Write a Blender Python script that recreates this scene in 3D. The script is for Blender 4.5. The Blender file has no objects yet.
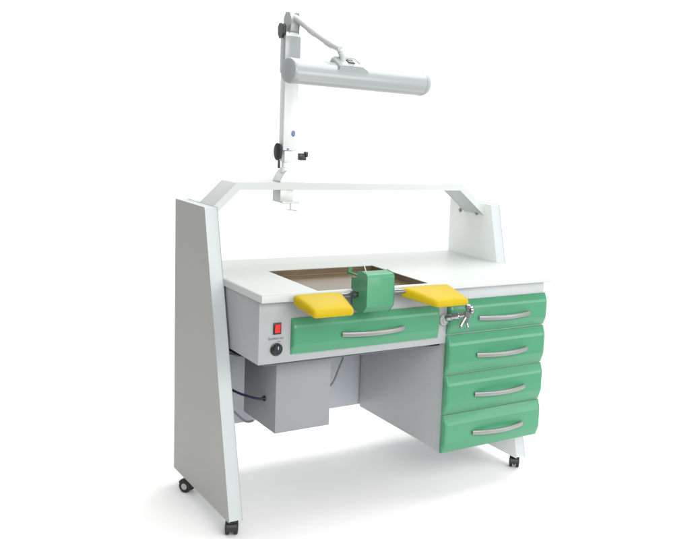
import bpy, bmesh, math, random
from mathutils import Vector, Matrix
random.seed(3)
S = .73            # design units to metres
Z0 = -.266         # design height of the floor
def P(x, y, z): return Vector((x*S, y*S, (z - Z0)*S))
sc = bpy.context.scene
col = sc.collection

# ---------------------------------------------------------------- materials
def mat(name, color, rough=.5, metal=0., coat=0., spec=.5, noise=.03, nscale=14., bump=0., bscale=300., rvar=.06, stretch=None, emis=0):
    m = bpy.data.materials.new(name); m.use_nodes = True
    nt = m.node_tree; b = nt.nodes['Principled BSDF']
    N = nt.nodes.new; L = nt.links.new
    b.inputs['Metallic'].default_value = metal
    b.inputs['Specular IOR Level'].default_value = spec
    b.inputs['Coat Weight'].default_value = coat
    b.inputs['Coat Roughness'].default_value = .12
    tc = N('ShaderNodeTexCoord'); mp = N('ShaderNodeMapping')
    L(tc.outputs['Object'], mp.inputs['Vector'])
    if stretch: mp.inputs['Scale'].default_value = stretch
    n = N('ShaderNodeTexNoise'); n.inputs['Scale'].default_value = nscale; n.inputs['Detail'].default_value = 6
    L(mp.outputs['Vector'], n.inputs['Vector'])
    r = N('ShaderNodeValToRGB')
    r.color_ramp.elements[0].position = .3; r.color_ramp.elements[1].position = .7
    r.color_ramp.elements[0].color = tuple(max(0, c*(1-noise)) for c in color) + (1,)
    r.color_ramp.elements[1].color = tuple(min(1, c*(1+noise)) for c in color) + (1,)
    L(n.outputs['Fac'], r.inputs['Fac']); L(r.outputs['Color'], b.inputs['Base Color'])
    mr = N('ShaderNodeMapRange'); mr.inputs['To Min'].default_value = max(.02, rough-rvar); mr.inputs['To Max'].default_value = rough+rvar
    L(n.outputs['Fac'], mr.inputs['Value']); L(mr.outputs['Result'], b.inputs['Roughness'])
    if bump:
        n2 = N('ShaderNodeTexNoise'); n2.inputs['Scale'].default_value = bscale; n2.inputs['Detail'].default_value = 3
        L(mp.outputs['Vector'], n2.inputs['Vector'])
        bp = N('ShaderNodeBump'); bp.inputs['Strength'].default_value = bump; bp.inputs['Distance'].default_value = .002
        L(n2.outputs['Fac'], bp.inputs['Height']); L(bp.outputs['Normal'], b.inputs['Normal'])
    if emis: b.inputs['Emission Strength'].default_value = emis
    return m

M = dict(
    top   = mat('white_laminate', (.465,.49,.475), .38, spec=.4, noise=.01, nscale=3, bump=.03, bscale=500),
    panel = mat('pale_grey_board', (.36,.36,.34), .5, spec=.3, noise=.015, nscale=3, bump=.05, bscale=700),
    edge  = mat('white_edge_band', (.44,.475,.48), .45, spec=.35, noise=.01),
    metal = mat('grey_powder_coat', (.325,.34,.345), .42, spec=.4, noise=.012, nscale=4, bump=.06, bscale=900),
    shelf = mat('shelf_laminate', (.50,.53,.52), .42, spec=.35, noise=.01, nscale=3, bump=.03, bscale=500),
    white = mat('bounce_lit_board', (.74,.77,.75), .42, spec=.35, noise=.01, nscale=3, bump=.03, bscale=500),  # inner side-panel faces, made paler to hold bounce light off the tabletop
    boxm  = mat('grey_sheet_metal', (.245,.255,.265), .45, spec=.35, noise=.015, nscale=4, bump=.05, bscale=800),
    cab   = mat('grey_cabinet', (.42,.44,.45), .42, spec=.35, noise=.012, nscale=4, bump=.05, bscale=800),
    inner = mat('grey_board', (.50,.53,.57), .5, spec=.3, noise=.02, nscale=4, bump=.05, bscale=700),
    green = mat('green_lacquer', (.052,.235,.124), .36, coat=.18, spec=.4, noise=.03, nscale=5, bump=.03, bscale=260),
    green2= mat('green_enamel', (.055,.235,.12), .4, coat=.2, spec=.4, noise=.03, nscale=9, bump=.04, bscale=300),
    yellow= mat('yellow_vinyl', (.42,.305,.004), .42, coat=.0, spec=.18, noise=.03, nscale=9, bump=.12, bscale=420),
    satin = mat('satin_steel', (.27,.275,.27), .40, metal=.55, noise=.05, nscale=30, stretch=(.15,1,1)),
    chrome= mat('chrome', (.40,.41,.42), .12, metal=1, noise=.02),
    gun   = mat('gunmetal', (.17,.18,.18), .16, metal=1, noise=.05),
    dark  = mat('dark_steel', (.10,.13,.13), .25, metal=.8, noise=.05),
    black = mat('black_plastic', (.013,.013,.014), .38, spec=.5, noise=.15, nscale=30),
    rubber= mat('black_rubber', (.010,.010,.011), .6, noise=.15, nscale=30),
    hub   = mat('grey_hub', (.35,.36,.37), .4, noise=.03),
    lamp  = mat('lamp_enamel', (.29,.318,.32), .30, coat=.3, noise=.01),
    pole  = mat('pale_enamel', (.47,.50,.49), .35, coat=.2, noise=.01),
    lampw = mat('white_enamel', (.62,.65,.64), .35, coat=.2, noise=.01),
    lampg = mat('grey_aluminium', (.50,.53,.52), .4, metal=.3, noise=.02),
    diff  = mat('frosted_diffuser', (.36,.385,.38), .5, noise=.01),
    tray  = mat('brown_tray', (.135,.092,.04), .24, metal=.4, spec=.3, noise=.4, nscale=9, stretch=(.6,5,5), rvar=.1),
    red   = mat('red_rocker', (.62,.02,.015), .25, coat=.3, noise=.03),
    pale  = mat('pale_blue_glint', (.40,.45,.75), .35, noise=.03),  # dial pointer; its colour carries the knob's bluish highlight
    blue  = mat('blue_plastic', (.09,.15,.34), .45, noise=.05),
    navy  = mat('navy_cable', (.015,.02,.06), .45, noise=.1),
    cable = mat('grey_cable', (.22,.23,.24), .5, noise=.05),
    ink   = mat('grey_ink', (.12,.13,.15), .6, noise=.02),
    floor = mat('white_floor', (.95,.95,.95), .7, spec=.1, noise=.005),
)

# ---------------------------------------------------------------- helpers
def link(o, parent=None):
    col.objects.link(o)
    if parent is not None:
        o.parent = parent
        o.location = -Vector(parent['_o']) if '_o' in parent.keys() else (0,0,0)
    return o
def empty(name, label, cat, loc, group=None):
    e = bpy.data.objects.new(name, None); e.location = loc; e.empty_display_size = .1
    e['label'] = label; e['category'] = cat; ORI[e.name] = Vector(loc)
    if group: e['group'] = group
    col.objects.link(e); return e
ORI = {}
def build(name, bm, m, parent=None, bevel=0, seg=2, bmat=-1, angle=35, label=None, mats=None, o=None):
    """one mesh object out of bm, whose vertices are in world metres"""
    if bevel:
        bmesh.ops.remove_doubles(bm, verts=bm.verts, dist=1e-6)
        es = [e for e in bm.edges if len(e.link_faces)==2 and e.calc_face_angle(0) > math.radians(25)]
        bmesh.ops.bevel(bm, geom=es, offset=bevel, segments=seg, profile=.5, affect='EDGES', clamp_overlap=True, material=bmat)
    bmesh.ops.recalc_face_normals(bm, faces=bm.faces)
    base = Vector((0,0,0)); q = parent
    if parent is not None: base = ORI[parent.name]
    # origin of a part: its own centre
    c = Vector((0,0,0))
    if o is not None: c = Vector(o)
    elif len(bm.verts):
        xs=[v.co for v in bm.verts]
        lo=Vector([min(v[i] for v in xs) for i in range(3)]); hi=Vector([max(v[i] for v in xs) for i in range(3)])
        c=(lo+hi)/2
        if parent is None: c.z = lo.z
    bmesh.ops.translate(bm, verts=bm.verts, vec=-c)
    me = bpy.data.meshes.new(name); bm.to_mesh(me); bm.free()
    for mm in (mats or [m]): me.materials.append(mm)
    for p in me.polygons: p.use_smooth = True
    me.set_sharp_from_angle(angle=math.radians(angle))
    ob = bpy.data.objects.new(name, me); col.objects.link(ob)
    ob.parent = parent; ob.location = c - base
    ORI[ob.name] = c
    if label: ob['label'] = label
    return ob
def box(bm, a, b):
    a = P(*a); b = P(*b)
    v = [bm.verts.new((x,y,z)) for x in (a.x,b.x) for y in (a.y,b.y) for z in (a.z,b.z)]
    for f in ((0,1,3,2),(4,6,7,5),(0,4,5,1),(2,3,7,6),(0,2,6,4),(1,5,7,3)): bm.faces.new([v[i] for i in f])
    return v
def prism_x(bm, prof, x0, x1):
    A = [bm.verts.new(P(x0,y,z)) for y,z in prof]; B = [bm.verts.new(P(x1,y,z)) for y,z in prof]
    n = len(prof); bm.faces.new(A); bm.faces.new(B[::-1])
    for i in range(n): bm.faces.new((A[i],A[(i+1)%n],B[(i+1)%n],B[i]))
def prism_y(bm, prof, y0, y1):
    A = [bm.verts.new(P(x,y0,z)) for x,z in prof]; B = [bm.verts.new(P(x,y1,z)) for x,z in prof]
    n = len(prof); bm.faces.new(A); bm.faces.new(B[::-1])
    for i in range(n): bm.faces.new((A[i],A[(i+1)%n],B[(i+1)%n],B[i]))
def frame_of(d):
    d = d.normalized(); up = Vector((0,0,1)) if abs(d.z) < .9 else Vector((0,1,0))
    s = d.cross(up).normalized(); u = s.cross(d).normalized(); return d, s, u
def lathe(bm, p0, d, prof, n=24, cap=True):
    """prof: (distance along d, radius) in design units, p0 design point"""
    d, s, u = frame_of(Vector(d)); o = P(*p0); rings = []
    for t, r in prof:
        rings.append([bm.verts.new(o + d*t*S + (s*math.cos(2*math.pi*k/n) + u*math.sin(2*math.pi*k/n))*r*S) for k in range(n)])
    for a, b in zip(rings, rings[1:]):
        for k in range(n): bm.faces.new((a[k],a[(k+1)%n],b[(k+1)%n],b[k]))
    if cap: bm.faces.new(rings[0][::-1]); bm.faces.new(rings[-1])
def smooth_path(pts, sub=8):
    pts = [Vector(p) for p in pts]; q = [pts[0]] + pts + [pts[-1]]; out = []
    for i in range(1, len(q)-2):
        for k in range(sub):
            t = k/sub; a,b,c,d = q[i-1],q[i],q[i+1],q[i+2]
            out.append(.5*((2*b)+(c-a)*t+(2*a-5*b+4*c-d)*t*t+(3*b-3*c+d-a)*t**3))
    out.append(pts[-1]); return out
def tube(bm, pts, r, n=10, smooth=True, section=None):
    """sweep along design points; section = (half side, half up) makes a rounded bar"""
    pts = smooth_path(pts) if smooth else [Vector(p) for p in pts]
    rings = []
    for i, p in enumerate(pts):
        d = (pts[min(i+1,len(pts)-1)] - pts[max(i-1,0)])
        d, s, u = frame_of(d); c = P(*p)
        rr = r if not callable(r) else r(i/(len(pts)-1))
        ring = []
        for k in range(n):
            a = 2*math.pi*k/n
            ca, sa = math.cos(a), math.sin(a)
            if section:
                e = .6
                ca = math.copysign(abs(ca)**e, ca)*section[0]; sa = math.copysign(abs(sa)**e, sa)*section[1]
                ring.append(bm.verts.new(c + (s*ca + u*sa)*S))
            else: ring.append(bm.verts.new(c + (s*ca + u*sa)*rr*S))
        rings.append(ring)
    for a, b in zip(rings, rings[1:]):
        for k in range(n): bm.faces.new((a[k],a[(k+1)%n],b[(k+1)%n],b[k]))
    bm.faces.new(rings[0][::-1]); bm.faces.new(rings[-1])
def B(): return bmesh.new()
def bx(name, a, b, m, parent, bevel=.002, **k):
    bm = B(); box(bm, a, b); return build(name, bm, m, parent, bevel, **k)

# ---------------------------------------------------------------- dimensions (design units)
W, T, ST, TP = 1.51, .80, .035, .058
YB = .87                     # back of the top
bf = .043                    # front of the body
ab, cb = .503, -.032         # undersides of body and cabinet
cx, cr, xr = .932, 1.505, 1.483
SB = (.8674, .4951, 1.0943, .8492, .1473, -.1909)    # side board: y back/front at top, z top, y back/front at bottom, z bottom
yk, yf, zt, ykb, yfb, zb = SB

# ---------------------------------------------------------------- setting
bm = B(); a = P(-1.6,-1.2,Z0); b = P(2.8,2.5,Z0)
bm.faces.new([bm.verts.new(v) for v in ((a.x,a.y,0),(b.x,a.y,0),(b.x,b.y,0),(a.x,b.y,0))])
fl = build('floor', bm, M['floor']); fl['kind'] = 'structure'; fl['label'] = 'plain white studio floor under the workbench'

# ---------------------------------------------------------------- workbench
bench = empty('workbench', 'white technician workbench on castors with green drawers and yellow armrests', 'workbench', P(.75,.45,Z0))

# table top with the square cut-out
cx0, cx1, cy0, cy1 = .248, .792, .012, .525
def top_mesh():
    bm = B(); z1, z0 = T, T-ST; b_ = .007
    def ring(x0,x1,y0,y1,z): return [bm.verts.new(P(*q)) for q in ((x0,y0,z),(x1,y0,z),(x1,y1,z),(x0,y1,z))]
    o0 = ring(0,W,0,YB,z0+.003); o1 = ring(0,W,0,YB,z1-b_); o1b = ring(.0025,W-.0025,.0025,YB-.002,z1-b_*.3); o2 = ring(b_,W-b_,b_,YB-b_,z1)
    i2 = ring(cx0,cx1,cy0,cy1,z1); i0 = ring(cx0,cx1,cy0,cy1,z0); o00 = ring(.004,W-.004,.004,YB-.004,z0)
    seq = [o00,o0,o1,o1b,o2,i2,i0,o00]
    for A,Bq in zip(seq,seq[1:]):
        for k in range(4): bm.faces.new((A[k],A[(k+1)%4],Bq[(k+1)%4],Bq[k]))
    return bm
top = build('tabletop', top_mesh(), M['top'], bench, angle=50)

# recessed tray
bm = B(); zt0 = T-.030
def q(*p): return [bm.verts.new(P(*v)) for v in p]
e = .001
bm.faces.new(q((cx0-.02,cy0-.004,zt0),(cx1+.02,cy0-.004,zt0),(cx1+.02,cy1+.02,zt0),(cx0-.02,cy1+.02,zt0)))
tray = build('work_tray', bm, M['tray'], bench)
bm = B()
prof = [(cx0+e,cy0+e),(cx1-e,cy0+e),(cx1-e,cy1-e),(cx0+e,cy1-e)]
for i in range(4):
    (x0,y0),(x1,y1) = prof[i], prof[(i+1)%4]
    bm.faces.new(q((x0,y0,zt0+.001),(x1,y1,zt0+.001),(x1,y1,T-.003),(x0,y0,T-.003)))
M['traywall'] = mat('dark_brown_tray_wall', (.15,.11,.068), .3, metal=.4, noise=.2, nscale=12)
build('rim', bm, M['traywall'], tray, angle=20)
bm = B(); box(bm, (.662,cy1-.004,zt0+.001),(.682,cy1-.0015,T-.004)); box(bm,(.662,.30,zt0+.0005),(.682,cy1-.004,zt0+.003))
build('block_reflection', bm, M['green2'], tray)  # green strip modelled as the pin block's reflection in the tray

# body (apron box) under the top
bm = B()
def trough(bm, x0,x1,y0,y1,z0,z1,t):
    def ring(i,z): return [bm.verts.new(P(*v)) for v in ((x0+i,y0+i,z),(x1-i,y0+i,z),(x1-i,y1-i,z),(x0+i,y1-i,z))]
    a_,b_,c_,d_ = ring(0,z0),ring(0,z1),ring(t,z1),ring(t,z0+t)
    bm.faces.new(a_[::-1]); bm.faces.new(d_)
    for u,v in ((a_,b_),(b_,c_),(c_,d_)):
        for i in range(4): bm.faces.new((u[i],u[(i+1)%4],v[(i+1)%4],v[i]))
trough(bm, .008,cx,bf,YB-.03,ab,T-ST-.001,.012)
body = build('body', bm, M['metal'], bench, .0025)
bx('underside_shade', (.045,bf+.03,ab-.016),(cx-.02,YB-.06,ab-.0005), M['dark'], bench)  # dark slab added to paint in the shade just below the body

# cabinet, butting against the body
bm = B(); box(bm, (cx+.0015,bf,cb),(cr,YB-.03,T-ST-.001))
cab = build('cabinet', bm, M['cab'], bench, .0025)

# back panel
bx('back_panel', (.001,YB+.003,cb),(xr-.002,YB+.021,T-ST-.02), M['inner'], bench)

# control box with the suction unit
bm = B(); box(bm, (.160,.202,.141),(.420,.55,ab-.017))
cbx = build('suction_box', bm, M['boxm'], bench, .0025)
bx('cover_plate', (.172,.198,.16),(.408,.2015,ab-.03), M['inner'], cbx, .001) if False else None

# drawers -----------------------------------------------------------------
def drawer_mesh(x0, x1, z0, z1, d):
    h = z1 - z0; bm = B()
    y0 = bf + .004
    prof = [(y0, z0+.002), (y0-.012, z0+.002), (y0-d*.42, z0+.005), (y0-d*.90, z0+h*.22), (y0-d, z0+h*.29), (y0-d, z0+h*.75), (y0-d*.90, z0+h*.82), (y0-d*.45, z1-.005), (y0-d*.38, z1-.001), (y0, z1-.001)]
    # cross-section shrinks towards both ends for the soft returned sides
    steps = [(x0, .55), (x0+.006, .9), (x0+.016, 1), (x1-.016, 1), (x1-.006, .9), (x1, .55)]
    rings = []
    for x, k in steps:
        rings.append([bm.verts.new(P(x, y0 + (y-y0)*k, z)) for y, z in prof])
    n = len(prof)
    bm.faces.new(rings[0]); bm.faces.new(rings[-1][::-1])
    for A, C_ in zip(rings, rings[1:]):
        for i in range(n): bm.faces.new((A[i],A[(i+1)%n],C_[(i+1)%n],C_[i]))
    return bm
def handle_mesh(xa, xb, z, ys):
    bm = B(); pts = []
    for i in range(15):
        t = i/14; x = xa + (xb-xa)*t
        y = ys - .034*math.sin(math.pi*t)**.8 - .004
        pts.append((x, y, z))
    tube(bm, pts, 1, n=16, smooth=False, section=(.0065,.011))
    return bm
def drawer(x0,x1,z0,z1,d,xa,xb,zh,label):
    o = build('drawer', drawer_mesh(x0,x1,z0,z1,d), M['green'], bench, angle=11, label=label)
    build('handle', handle_mesh(xa,xb,zh,bf+.004-d), M['satin'], o, angle=60)
    return o
drawer(.147,.875,.534,.688,.026,.372,.674,.604,'wide green drawer under the work recess')
for k,(z1,z0) in enumerate(((.706,.5435),(.541,.3505),(.348,.1595),(.157,-.030))):
    drawer(.922,1.512,z0,z1,.034,1.085,1.388,(z0+z1)/2-.008, None)

# side boards -----------------------------------------------------------
def side(x0, x1):
    bm = B(); prism_x(bm, [(yf,zt),(yk,zt),(ykb,zb),(yfb,zb)], x0, x1)
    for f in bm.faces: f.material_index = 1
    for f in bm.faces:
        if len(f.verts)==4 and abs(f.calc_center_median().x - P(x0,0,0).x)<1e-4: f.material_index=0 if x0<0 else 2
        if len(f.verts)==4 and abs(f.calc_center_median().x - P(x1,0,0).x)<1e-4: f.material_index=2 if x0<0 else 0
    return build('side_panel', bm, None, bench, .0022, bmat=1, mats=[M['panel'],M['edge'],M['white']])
sl = side(-TP, -.0005)
sr = side(xr+.0005, xr+TP)

# castors ----------------------------------------------------------------
def caster(x, y, parent, rot):
    """twin wheel castor: hood is the part, wheels are its pieces"""
    c = math.cos(rot); s = math.sin(rot)
    def L(px, py, pz): return (x + px*c - py*s, y + px*s + py*c, pz)
    ax = (c, s, 0); r = .031; zc = Z0 + r; off = .018
    bm = B()
    lathe(bm, (x,y,zb-.0105), (0,0,1), [(0,.022),(.010,.022)], 16)           # plate
    lathe(bm, (x,y,zc+.018), (0,0,1), [(0,.009),(zb-.0105-zc-.018,.009)], 12)  # stem
    # hood: arc over the wheels
    A=[];Bv=[]
    for k in range(11):
        a = math.radians(-5 + 165*k/10)
        for lst, rr in ((A,r+.006),(Bv,r-.006)):
            lst.append([bm.verts.new(P(*L(sx*.021, off - math.cos(a)*rr, zc + math.sin(a)*rr))) for sx in (-1,1)])
    for k in range(10):
        bm.faces.new((A[k][0],A[k][1],A[k+1][1],A[k+1][0])); bm.faces.new((Bv[k][0],Bv[k+1][0],Bv[k+1][1],Bv[k][1]))
        for j in (0,1): bm.faces.new((A[k][j],A[k+1][j],Bv[k+1][j],Bv[k][j]))
    for k in (0,10): bm.faces.new((A[k][0],Bv[k][0],Bv[k][1],A[k][1]))
    lathe(bm, L(-.006,off,zc), ax, [(0,.022),(.012,.022)], 16)
    h = build('caster', bm, M['black'], parent, angle=40)
    for sx in (-1,1):
        bm = B(); p = L(sx*.0175-.0085,off,zc)
        lathe(bm, p, ax, [(0,.018),(0,.026),(.003,r),(.014,r),(.017,.026),(.017,.018)], 24)
        build('wheel', bm, M['rubber'], h, angle=35)
        bm = B(); p = L(sx*.0275-.001,off,zc)
        lathe(bm, p, ax, [(0,.012),(.0005,.015),(.0015,.015),(.002,.012)], 20)
        build('hub', bm, M['hub'], h)
caster(-.036, .175, sl, math.radians(-25))
caster(-.028, .70, sl, math.radians(35))
caster(xr+.028, .195, sr, math.radians(-40))
caster(xr+.028, .775, sr, math.radians(20))

# shelf bridge ---------------------------------------------------------
sx1, sx2, sz, sy0, sy1, th = .1056, 1.3296, 1.1978, .5445, .7217, .027
bm = B()
prof = [(.0008,zt-.002),(sx1,sz),(sx2,sz),(xr-.0008,zt-.020),(xr-.0008,zt-.020-th*1.35),(sx2-.012,sz-th),(sx1+.012,sz-th),(.0008,zt-.002-th*1.4)]
prism_y(bm, prof, sy0, sy1)
shelf = build('shelf', bm, M['shelf'], bench, .0018)
def bolt(x, y, z, d, parent, r=.008):
    bm = B(); lathe(bm, (x,y,z), d, [(0,r*1.5),(.002,r*1.5),(.0025,r),(.007,r*.95),(.009,r*.5)], 14)
    return build('bolt', bm, M['satin'], parent)
for y in (.766,.613):
    bolt(xr-.0005, y, 1.04, (-1,0,0), sr)

# switch, dial, lettering ---------------------------------------------
yy = bf
bm = B(); box(bm, (.069,yy-.006,.626),(.103,yy-.0003,.674))
sw = build('power_switch', bm, M['black'], bench, .001)
bm = B(); prism_x(bm, [(yy-.0065,.632),(yy-.0085,.634),(yy-.0078,.650),(yy-.012,.667),(yy-.0065,.669)], .0745,.0975)
build('rocker', bm, M['red'], sw, .0005)
bm = B(); lathe(bm, (.085,yy-.0003,.563), (0,-1,0), [(0,.027),(.003,.027),(.004,.024),(.006,.022),(.018,.019),(.020,.017),(.0205,.010)], 28)
dial = build('dial', bm, M['black'], bench, angle=30)
bm = B(); box(bm, (.0835,yy-.0218,.566),(.0865,yy-.0206,.579))
build('pointer', bm, M['pale'], dial)
bm = B(); box(bm, (.090,yy-.0012,.5935),(.104,yy-.0003,.5965)); build('dial_mark', bm, M['blue'], dial)
cu = bpy.data.curves.new('caption', 'FONT'); cu.body = 'Suction on'; cu.size = .0135*S*1.15; cu.align_x='CENTER'; cu.extrude = .0001; cu.offset=.00012
to = bpy.data.objects.new('caption', cu); col.objects.link(to)
dg = bpy.context.evaluated_depsgraph_get()
me = bpy.data.meshes.new_from_object(to.evaluated_get(dg)); bpy.data.objects.remove(to)
me.materials.clear(); me.materials.append(M['ink'])
cap = bpy.data.objects.new('caption', me); col.objects.link(cap); cap.parent = body
cap.rotation_euler = (math.pi/2,0,0); cap.location = P(.082,yy-.0012,.6045) - ORI[body.name]

# yellow armrests ---------------------------------------------------------
def pad(quad, zb_, zf_, tb, tf):
    """quad: back-left, back-right, front-right, front-left (x,y); top heights and thickness at back and front"""
    bm = B(); nu, nv = 8, 8
    def pt(u, v, s):
        x = (quad[0][0]*(1-u)+quad[1][0]*u)*(1-v) + (quad[3][0]*(1-u)+quad[2][0]*u)*v
        y = (quad[0][1]*(1-u)+quad[1][1]*u)*(1-v) + (quad[3][1]*(1-u)+quad[2][1]*u)*v
        z = zb_ + (zf_-zb_)*v; t = tb + (tf-tb)*v
        if s: z -= t
        else: z += .008*(math.sin(math.pi*u)*math.sin(math.pi*v))**.6
        return P(x,y,z)
    Tg = [[bm.verts.new(pt(i/nu,j/nv,0)) for i in range(nu+1)] for j in range(nv+1)]
    Bg = [[bm.verts.new(pt(i/nu,j/nv,1)) for i in range(nu+1)] for j in range(nv+1)]
    for j in range(nv):
        for i in range(nu):
            bm.faces.new((Tg[j][i],Tg[j][i+1],Tg[j+1][i+1],Tg[j+1][i])); bm.faces.new((Bg[j][i],Bg[j+1][i],Bg[j+1][i+1],Bg[j][i+1]))
    for i in range(nu):
        bm.faces.new((Tg[0][i],Bg[0][i],Bg[0][i+1],Tg[0][i+1])); bm.faces.new((Tg[nv][i],Tg[nv][i+1],Bg[nv][i+1],Bg[nv][i]))
    for j in range(nv):
        bm.faces.new((Tg[j][0],Tg[j+1][0],Bg[j+1][0],Bg[j][0])); bm.faces.new((Tg[j][nu],Bg[j][nu],Bg[j+1][nu],Tg[j+1][nu]))
    return build('armrest', bm, M['yellow'], bench, .0105, seg=5, angle=60)
pl_ = pad([(.116,-.028),(.332,-.028),(.318,-.178),(.142,-.175)], .803, .760, .047, .034)
pr_ = pad([(.614,-.028),(.868,-.028),(.886,-.180),(.716,-.182)], .803, .757, .044, .030)
bm = B(); tube(bm, [(.32,-.045,.786),(.402,-.045,.786)], .0105, 14, smooth=False)
rod = build('armrest_rod', bm, M['gun'], bench)
bm = B(); lathe(bm, (.372,-.045,.786), (1,0,0), [(0,.013),(.002,.016),(.016,.016),(.018,.013)], 18); build('collar', bm, M['dark'], rod)
bm = B(); tube(bm, [(.528,-.045,.786),(.63,-.045,.786)], .0105, 14, smooth=False); build('armrest_rod', bm, M['gun'], bench)

# green pin block
bm = B(); prism_x(bm, [(-.120,.748),(-.120,.868),(-.112,.880),(-.060,.886),(-.040,.880),(-.030,.852),(.0095,.846),(.0095,.803),(-.004,.801),(-.004,.728),(-.020,.716),(-.088,.716)], .402, .532)
blk = build('pin_block', bm, M['green2'], bench, .0022, seg=3)
bm = B(); tube(bm, [(.424,-.07,.882),(.410,-.069,.925)], .0022, 8, smooth=False); build('peg', bm, M['lampw'], blk)
# steel rail carrying block and armrests
bm = B(); 
box(bm, (.42,-.0035,.722),(.515,bf-.0005,.738))
build('bracket', bm, M['satin'], bench, .001)

# gas tap ----------------------------------------------------------------
bm = B(); lathe(bm, (.905,bf+.0005,.617), (0,-1,0), [(0,.0285),(.006,.0285),(.012,.025),(.016,.016),(.022,.012)], 28)
tap = build('gas_tap', bm, M['metal'], bench)
bm = B()
lathe(bm, (.908,bf-.018,.628), (.62,-.70,.26), [(0,.0145),(.006,.018),(.024,.018),(.027,.0135),(.040,.0135),(.042,.0165),(.062,.0165),(.066,.012),(.100,.0115)], 18)
build('valve_body', bm, M['chrome'], tap, angle=30)
e0 = Vector((.908,bf-.018,.628)) + Vector((.62,-.70,.26)).normalized()*.100
bm = B(); lathe(bm, e0 + Vector((0,0,-.040)), (.05,-.02,1), [(0,.007),(.004,.011),(.022,.012),(.026,.016),(.052,.016),(.056,.011),(.066,.011),(.070,.016),(.084,.015),(.088,.008)], 18)
build('nozzle_body', bm, M['chrome'], tap, angle=30)
bm = B(); tube(bm, [e0+Vector((0,0,-.004)), e0+Vector((-.018,-.004,-.022)), e0+Vector((-.036,-.008,-.046)), e0+Vector((-.038,-.010,-.060))], lambda t:.0085-.002*t, 12)
build('hose_nozzle', bm, M['chrome'], tap)
bm = B(); lathe(bm, e0+Vector((.012,-.006,.020)), (.8,-.5,.1), [(0,.014),(.004,.020),(.012,.0205),(.016,.015),(.020,.008)], 18)
build('knob', bm, M['chrome'], tap)
bm = B(); tube(bm, [e0+Vector((0,0,-.036)), e0+Vector((.004,-.004,-.058)), e0+Vector((.010,-.004,-.068))], .0055, 10); build('nozzle', bm, M['chrome'], tap)

# cables ------------------------------------------------------------------
def cable(pts, r, m, name='cable'):
    bm = B(); tube(bm, pts, r, 10); return build(name, bm, m, bench)
cable([(.02,.70,.484),(.03,.421,.480),(.06,.30,.474),(.11,.24,.470),(.17,.215,.462)], .006, M['black'])
cable([(.02,.72,.30),(.05,.50,.29),(.08,.40,.278),(.13,.33,.268),(.161,.312,.27)], .0058, M['navy'])
bm = B(); lathe(bm, (.1605,.312,.27), (-1,.1,0), [(0,.012),(.010,.012),(.012,.007),(.02,.0065)], 14); build('plug', bm, M['black'], cbx)
cable([(.06,.82,.22),(.12,.80,.14),(.204,.80,.067),(.272,.80,.0),(.33,.84,-.02)], .0055, M['cable'])
cable([(.10,.84,.375),(.178,.80,.355),(.25,.80,.335),(.33,.78,.36)], .0055, M['cable'])
cable([(.73,.62,ab-.02),(.705,.60,.36),(.672,.60,.27),(.631,.60,.19),(.56,.62,.16),(.44,.50,.20),(.419,.48,.22)], .005, M['cable'])

# ---------------------------------------------------------------- lamp
lamp = empty('bench_lamp', 'white tubular task lamp on a jointed arm clamped to the shelf', 'lamp', P(.39,.645,sz))
bm = B(); prism_y(bm, [(.338,sz+.0005),(.462,sz+.0005),(.462,sz+.006),(.415,sz+.020),(.398,sz+.048),(.37,sz+.055),(.355,sz+.040),(.338,sz+.010)], .600,.690)
base = build('base', bm, M['lampw'], lamp, .002)
bm = B(); lathe(bm, (.372,.645,sz+.045), (0,0,1), [(0,.018),(.02,.018),(.024,.012),(.05,.012),(.054,.019),(.082,.019),(.086,.012),(.11,.012)], 20)
build('swivel', bm, M['lampw'], base, angle=30)
bm = B(); box(bm, (.315,.552,sz-th-.062),(.378,.640,sz-th-.0005))
clamp = build('clamp', bm, M['lampg'], lamp, .002)
bm = B(); box(bm, (.318,.5425-.004,sz-th-.064),(.405,.551,sz-th-.056)); build('clamp_lip', bm, M['lampg'], clamp, .001)
bm = B(); lathe(bm, (.365,.548,sz-th-.066), (0,0,-1), [(0,.004),(.026,.004),(.027,.008),(.032,.008)], 12); tube(bm, [(.345,.546,sz-th-.094),(.395,.546,sz-th-.098)], .0025, 8, smooth=False)
build('clamp_screw', bm, M['lampg'], clamp)
# upright
bm = B(); box(bm, (.350,.615,1.345),(.420,.665,1.885))
up = build('upright', bm, M['lampw'], lamp, .0035)
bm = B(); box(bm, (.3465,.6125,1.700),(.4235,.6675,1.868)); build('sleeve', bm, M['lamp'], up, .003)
bm = B(); box(bm, (.360,.620,1.290),(.405,.660,1.3445)); build('joint', bm, M['lampw'], lamp, .004)
# knobs
bm = B(); lathe(bm, (.3465,.640,1.338), (-1,-.2,0), [(0,.012),(.004,.026),(.016,.028),(.020,.020)], 20)
for v in bm.verts: v.co.z = P(0,0,1.338).z + (v.co.z-P(0,0,1.338).z)*1.45
build('knob', bm, M['black'], lamp)
bm = B(); box(bm, (.338,.630,1.262),(.346,.645,1.300)); build('knob_lever', bm, M['black'], lamp, .001)
bm = B(); prism_x(bm, [(.618,1.905),(.630,1.918),(.654,1.918),(.666,1.905),(.664,1.875),(.652,1.858),(.634,1.858),(.622,1.875)], .334,.3495)
build('knob', bm, M['black'], lamp, .003, seg=3)
bm = B(); tube(bm, [(.374,.64,1.300),(.445,.632,1.312)], .003, 8, smooth=False); sp = build('side_rod', bm, M['lampw'], lamp)
bm = B(); box(bm, (.435,.612,1.302),(.468,.640,1.334)); box(bm,(.462,.606,1.318),(.474,.634,1.342)); build('clip', bm, M['black'], sp, .002)
bm = B(); lathe(bm, (.398,.6148,1.425), (0,-1,0), [(0,.008),(.006,.008),(.007,.005)], 12)
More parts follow.
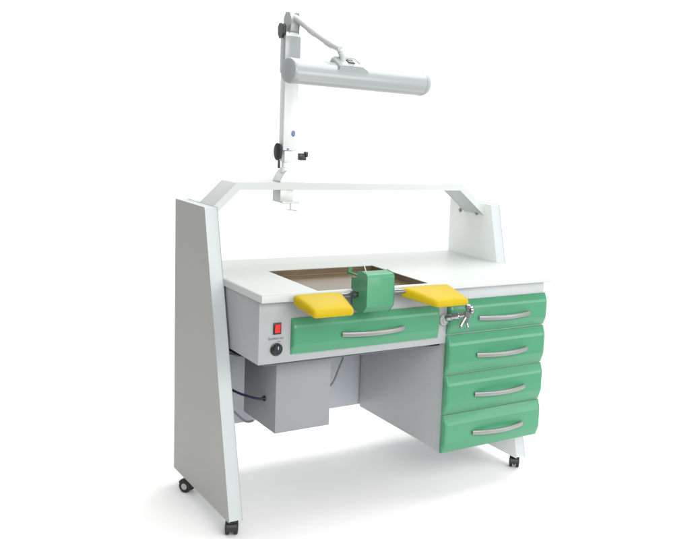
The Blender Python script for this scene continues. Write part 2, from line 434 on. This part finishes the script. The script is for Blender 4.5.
for v in bm.verts: v.co.z = P(0,0,1.425).z + (v.co.z-P(0,0,1.425).z)*1.7
build('lock_button', bm, M['blue'], up)
bm = B(); lathe(bm, (.374,.6148,1.352), (0,-1,0), [(0,.0045),(.005,.0045)], 10); build('lock_button', bm, M['blue'], up)
# head bracket and jointed arm
bm = B(); prism_x(bm, [(.615,1.8855),(.668,1.8855),(.672,1.945),(.655,1.968),(.62,1.965),(.606,1.94)], .366,.410)
build('top_joint', bm, M['lamp'], lamp, .006, seg=3)
apts = [(.396,.640,1.952),(.400,.588,1.938),(.415,.475,1.885),(.436,.353,1.832),(.440,.254,1.803)]
bm = B(); tube(bm, apts, lambda t:.0165-.003*t, 16); arm = build('arm', bm, M['pole'], lamp)
for i in (2,3):
    p = Vector(apts[i]); d = Vector(apts[i+1])-Vector(apts[i-1])
    bm = B(); lathe(bm, p - d.normalized()*.03, d, [(0,.0150),(.008,.0178),(.052,.0172),(.06,.0140)], 18); build('ferrule', bm, M['pole'], arm)
bm = B(); tube(bm, [(.440,.262,1.805),(.446,.262,1.792),(.456,.268,1.775),(.462,.276,1.748)], .0145, 14); build('neck', bm, M['pole'], arm)
# tubular head
hl = Vector((.188,.222,1.693)); hr = Vector((.955,.398,1.694)); ax = (hr-hl).normalized(); Lh = (hr-hl).length
sd = ax.cross(Vector((0,0,1))).normalized(); uu = sd.cross(ax).normalized()   # sd points to the user
if sd.y > 0: sd = -sd
R_ = .0525
def hsec(t, r, cut=False, n=48, tilt=.30):
    out=[]; r *= 1 + .09*t/Lh
    for k in range(n):
        a = 2*math.pi*k/n
        x, z = math.cos(a), math.sin(a)
        if cut: z = max(z, -.80)
        c_, s_ = math.cos(tilt), math.sin(tilt)
        out.append(hl + ax*t + (sd*x + uu*z)*r)
    return out
def loft(bm, secs, cap=True):
    R=[[bm.verts.new(P(*v)) for v in s] for s in secs]; n=len(R[0])
    for a,b in zip(R,R[1:]):
        for k in range(n): bm.faces.new((a[k],a[(k+1)%n],b[(k+1)%n],b[k]))
    if cap: bm.faces.new(R[0][::-1]); bm.faces.new(R[-1])
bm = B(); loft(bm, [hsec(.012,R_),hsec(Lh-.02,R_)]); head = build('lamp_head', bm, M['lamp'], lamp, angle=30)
bm = B(); loft(bm, [hsec(-.004,R_*.90),hsec(-.002,R_*.97),hsec(.002,R_*1.01),hsec(.0115,R_*1.015)]); build('end_cap', bm, M['lamp'], head, angle=40)
bm = B(); loft(bm, [hsec(Lh-.0195,R_*1.015),hsec(Lh-.008,R_*1.0),hsec(Lh+.006,R_*.93),hsec(Lh+.016,R_*.78),hsec(Lh+.021,R_*.55)]); build('end_cap', bm, M['lamp'], head, angle=40)
# diffuser: curved strip low on the user's side and under the head
bm = B(); A=[];C2=[]
for k in range(13):
    a = math.radians(-52 + 16*k/12)
    for lst,t in ((A,.014),(C2,Lh-.022)):
        lst.append((bm.verts.new(P(*(hl+ax*t+(sd*math.cos(a)+uu*math.sin(a))*(R_*1.018*(1+.09*t/Lh))))), bm.verts.new(P(*(hl+ax*t+(sd*math.cos(a)+uu*math.sin(a))*(R_*.97*(1+.09*t/Lh)))))))
for k in range(12):
    bm.faces.new((A[k][0],A[k+1][0],C2[k+1][0],C2[k][0])); bm.faces.new((A[k][1],C2[k][1],C2[k+1][1],A[k+1][1]))
for k in (0,12): bm.faces.new((A[k][0],C2[k][0],C2[k][1],A[k][1]))
build('diffuser', bm, M['diff'], head, angle=40)
# housing on top
bm = B()
ro = math.radians(33); sdr = sd*math.cos(ro) - uu*math.sin(ro); uur = uu*math.cos(ro) + sd*math.sin(ro)   # the head is rolled towards the user
def hp(t, s_, u_): return P(*(hl + ax*t + sdr*s_ + uur*u_))
def hbox(bm, prof, s0, s1):
    A=[bm.verts.new(hp(t,s0,u)) for t,u in prof]; C3=[bm.verts.new(hp(t,s1,u)) for t,u in prof]; n=len(prof)
    bm.faces.new(A); bm.faces.new(C3[::-1])
    for i in range(n): bm.faces.new((A[i],A[(i+1)%n],C3[(i+1)%n],C3[i]))
hbox(bm, [(.228,.030),(.228,.058),(.238,.066),(.345,.066),(.385,.048),(.392,.032)], -.036,.034)
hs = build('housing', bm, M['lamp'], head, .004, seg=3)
bm = B(); hbox(bm, [(.290,.0655),(.290,.070),(.325,.070),(.325,.0655)], -.020,.002); build('switch', bm, M['black'], hs, .001)

# ---------------------------------------------------------------- light and camera
w = bpy.data.worlds.new('World'); sc.world = w; w.use_nodes = True
nt = w.node_tree; bg = nt.nodes['Background']
N = nt.nodes.new; L = nt.links.new
tc = N('ShaderNodeTexCoord'); dp = N('ShaderNodeVectorMath'); dp.operation='DOT_PRODUCT'
L(tc.outputs['Generated'], dp.inputs[0]); dp.inputs[1].default_value = (.604,.785,-.136)
mr = N('ShaderNodeMapRange'); mr.interpolation_type='SMOOTHSTEP'
mr.inputs['From Min'].default_value = .05; mr.inputs['From Max'].default_value = .5
mr.inputs['To Min'].default_value = .5; mr.inputs['To Max'].default_value = 1.12
L(dp.outputs['Value'], mr.inputs['Value']); L(mr.outputs['Result'], bg.inputs['Strength'])
bg.inputs['Color'].default_value = (1,1,1,1)

def area(name, loc, target, sx, sy, power, color=(1,1,1)):
    l = bpy.data.lights.new(name, 'AREA'); l.shape='RECTANGLE'; l.size=sx; l.size_y=sy; l.energy=power; l.color=color
    o = bpy.data.objects.new(name, l); col.objects.link(o); o.location = loc
    o.rotation_euler = (Vector(target)-Vector(loc)).to_track_quat('-Z','Y').to_euler(); return o
area('key_softbox', (.0,-2.9,1.9), (.55,.3,.45), 2.8, 1.6, 92, (1,.995,.98))
area('shadow_fill', (2.3,-1.9,.95), (.85,.3,.1), 1.5, 1.1, 22)  # added unseen fill that lightens the floor shadow under the cabinet
area('top_softbox', (1.15,.5,3.0), (.6,.4,.5), 3.0, 2.6, 82)

cam = bpy.data.cameras.new('Camera'); co = bpy.data.objects.new('Camera', cam); col.objects.link(co); sc.camera = co
rx, ry, rz = 1.4348, .0587, -.6556
R3 = Matrix.Rotation(rz,3,'Z') @ Matrix.Rotation(rx,3,'X') @ Matrix.Rotation(ry,3,'Z')
co.matrix_world = Matrix.Translation(P(-1.4312,-3.3243,1.5203)) @ R3.to_4x4()
cam.sensor_width = 36; cam.lens = 905.65/690*36
cam.shift_x = -(491.3-345)/690; cam.shift_y = -(269.5-248.6)/690
cam.clip_end = 200
sc.view_settings.view_transform = 'Standard'; sc.view_settings.look = 'None'
sc.view_settings.gamma = 1; sc.view_settings.exposure = .10
for o in list(bpy.data.objects):
    if '_o' in o.keys(): del o['_o']
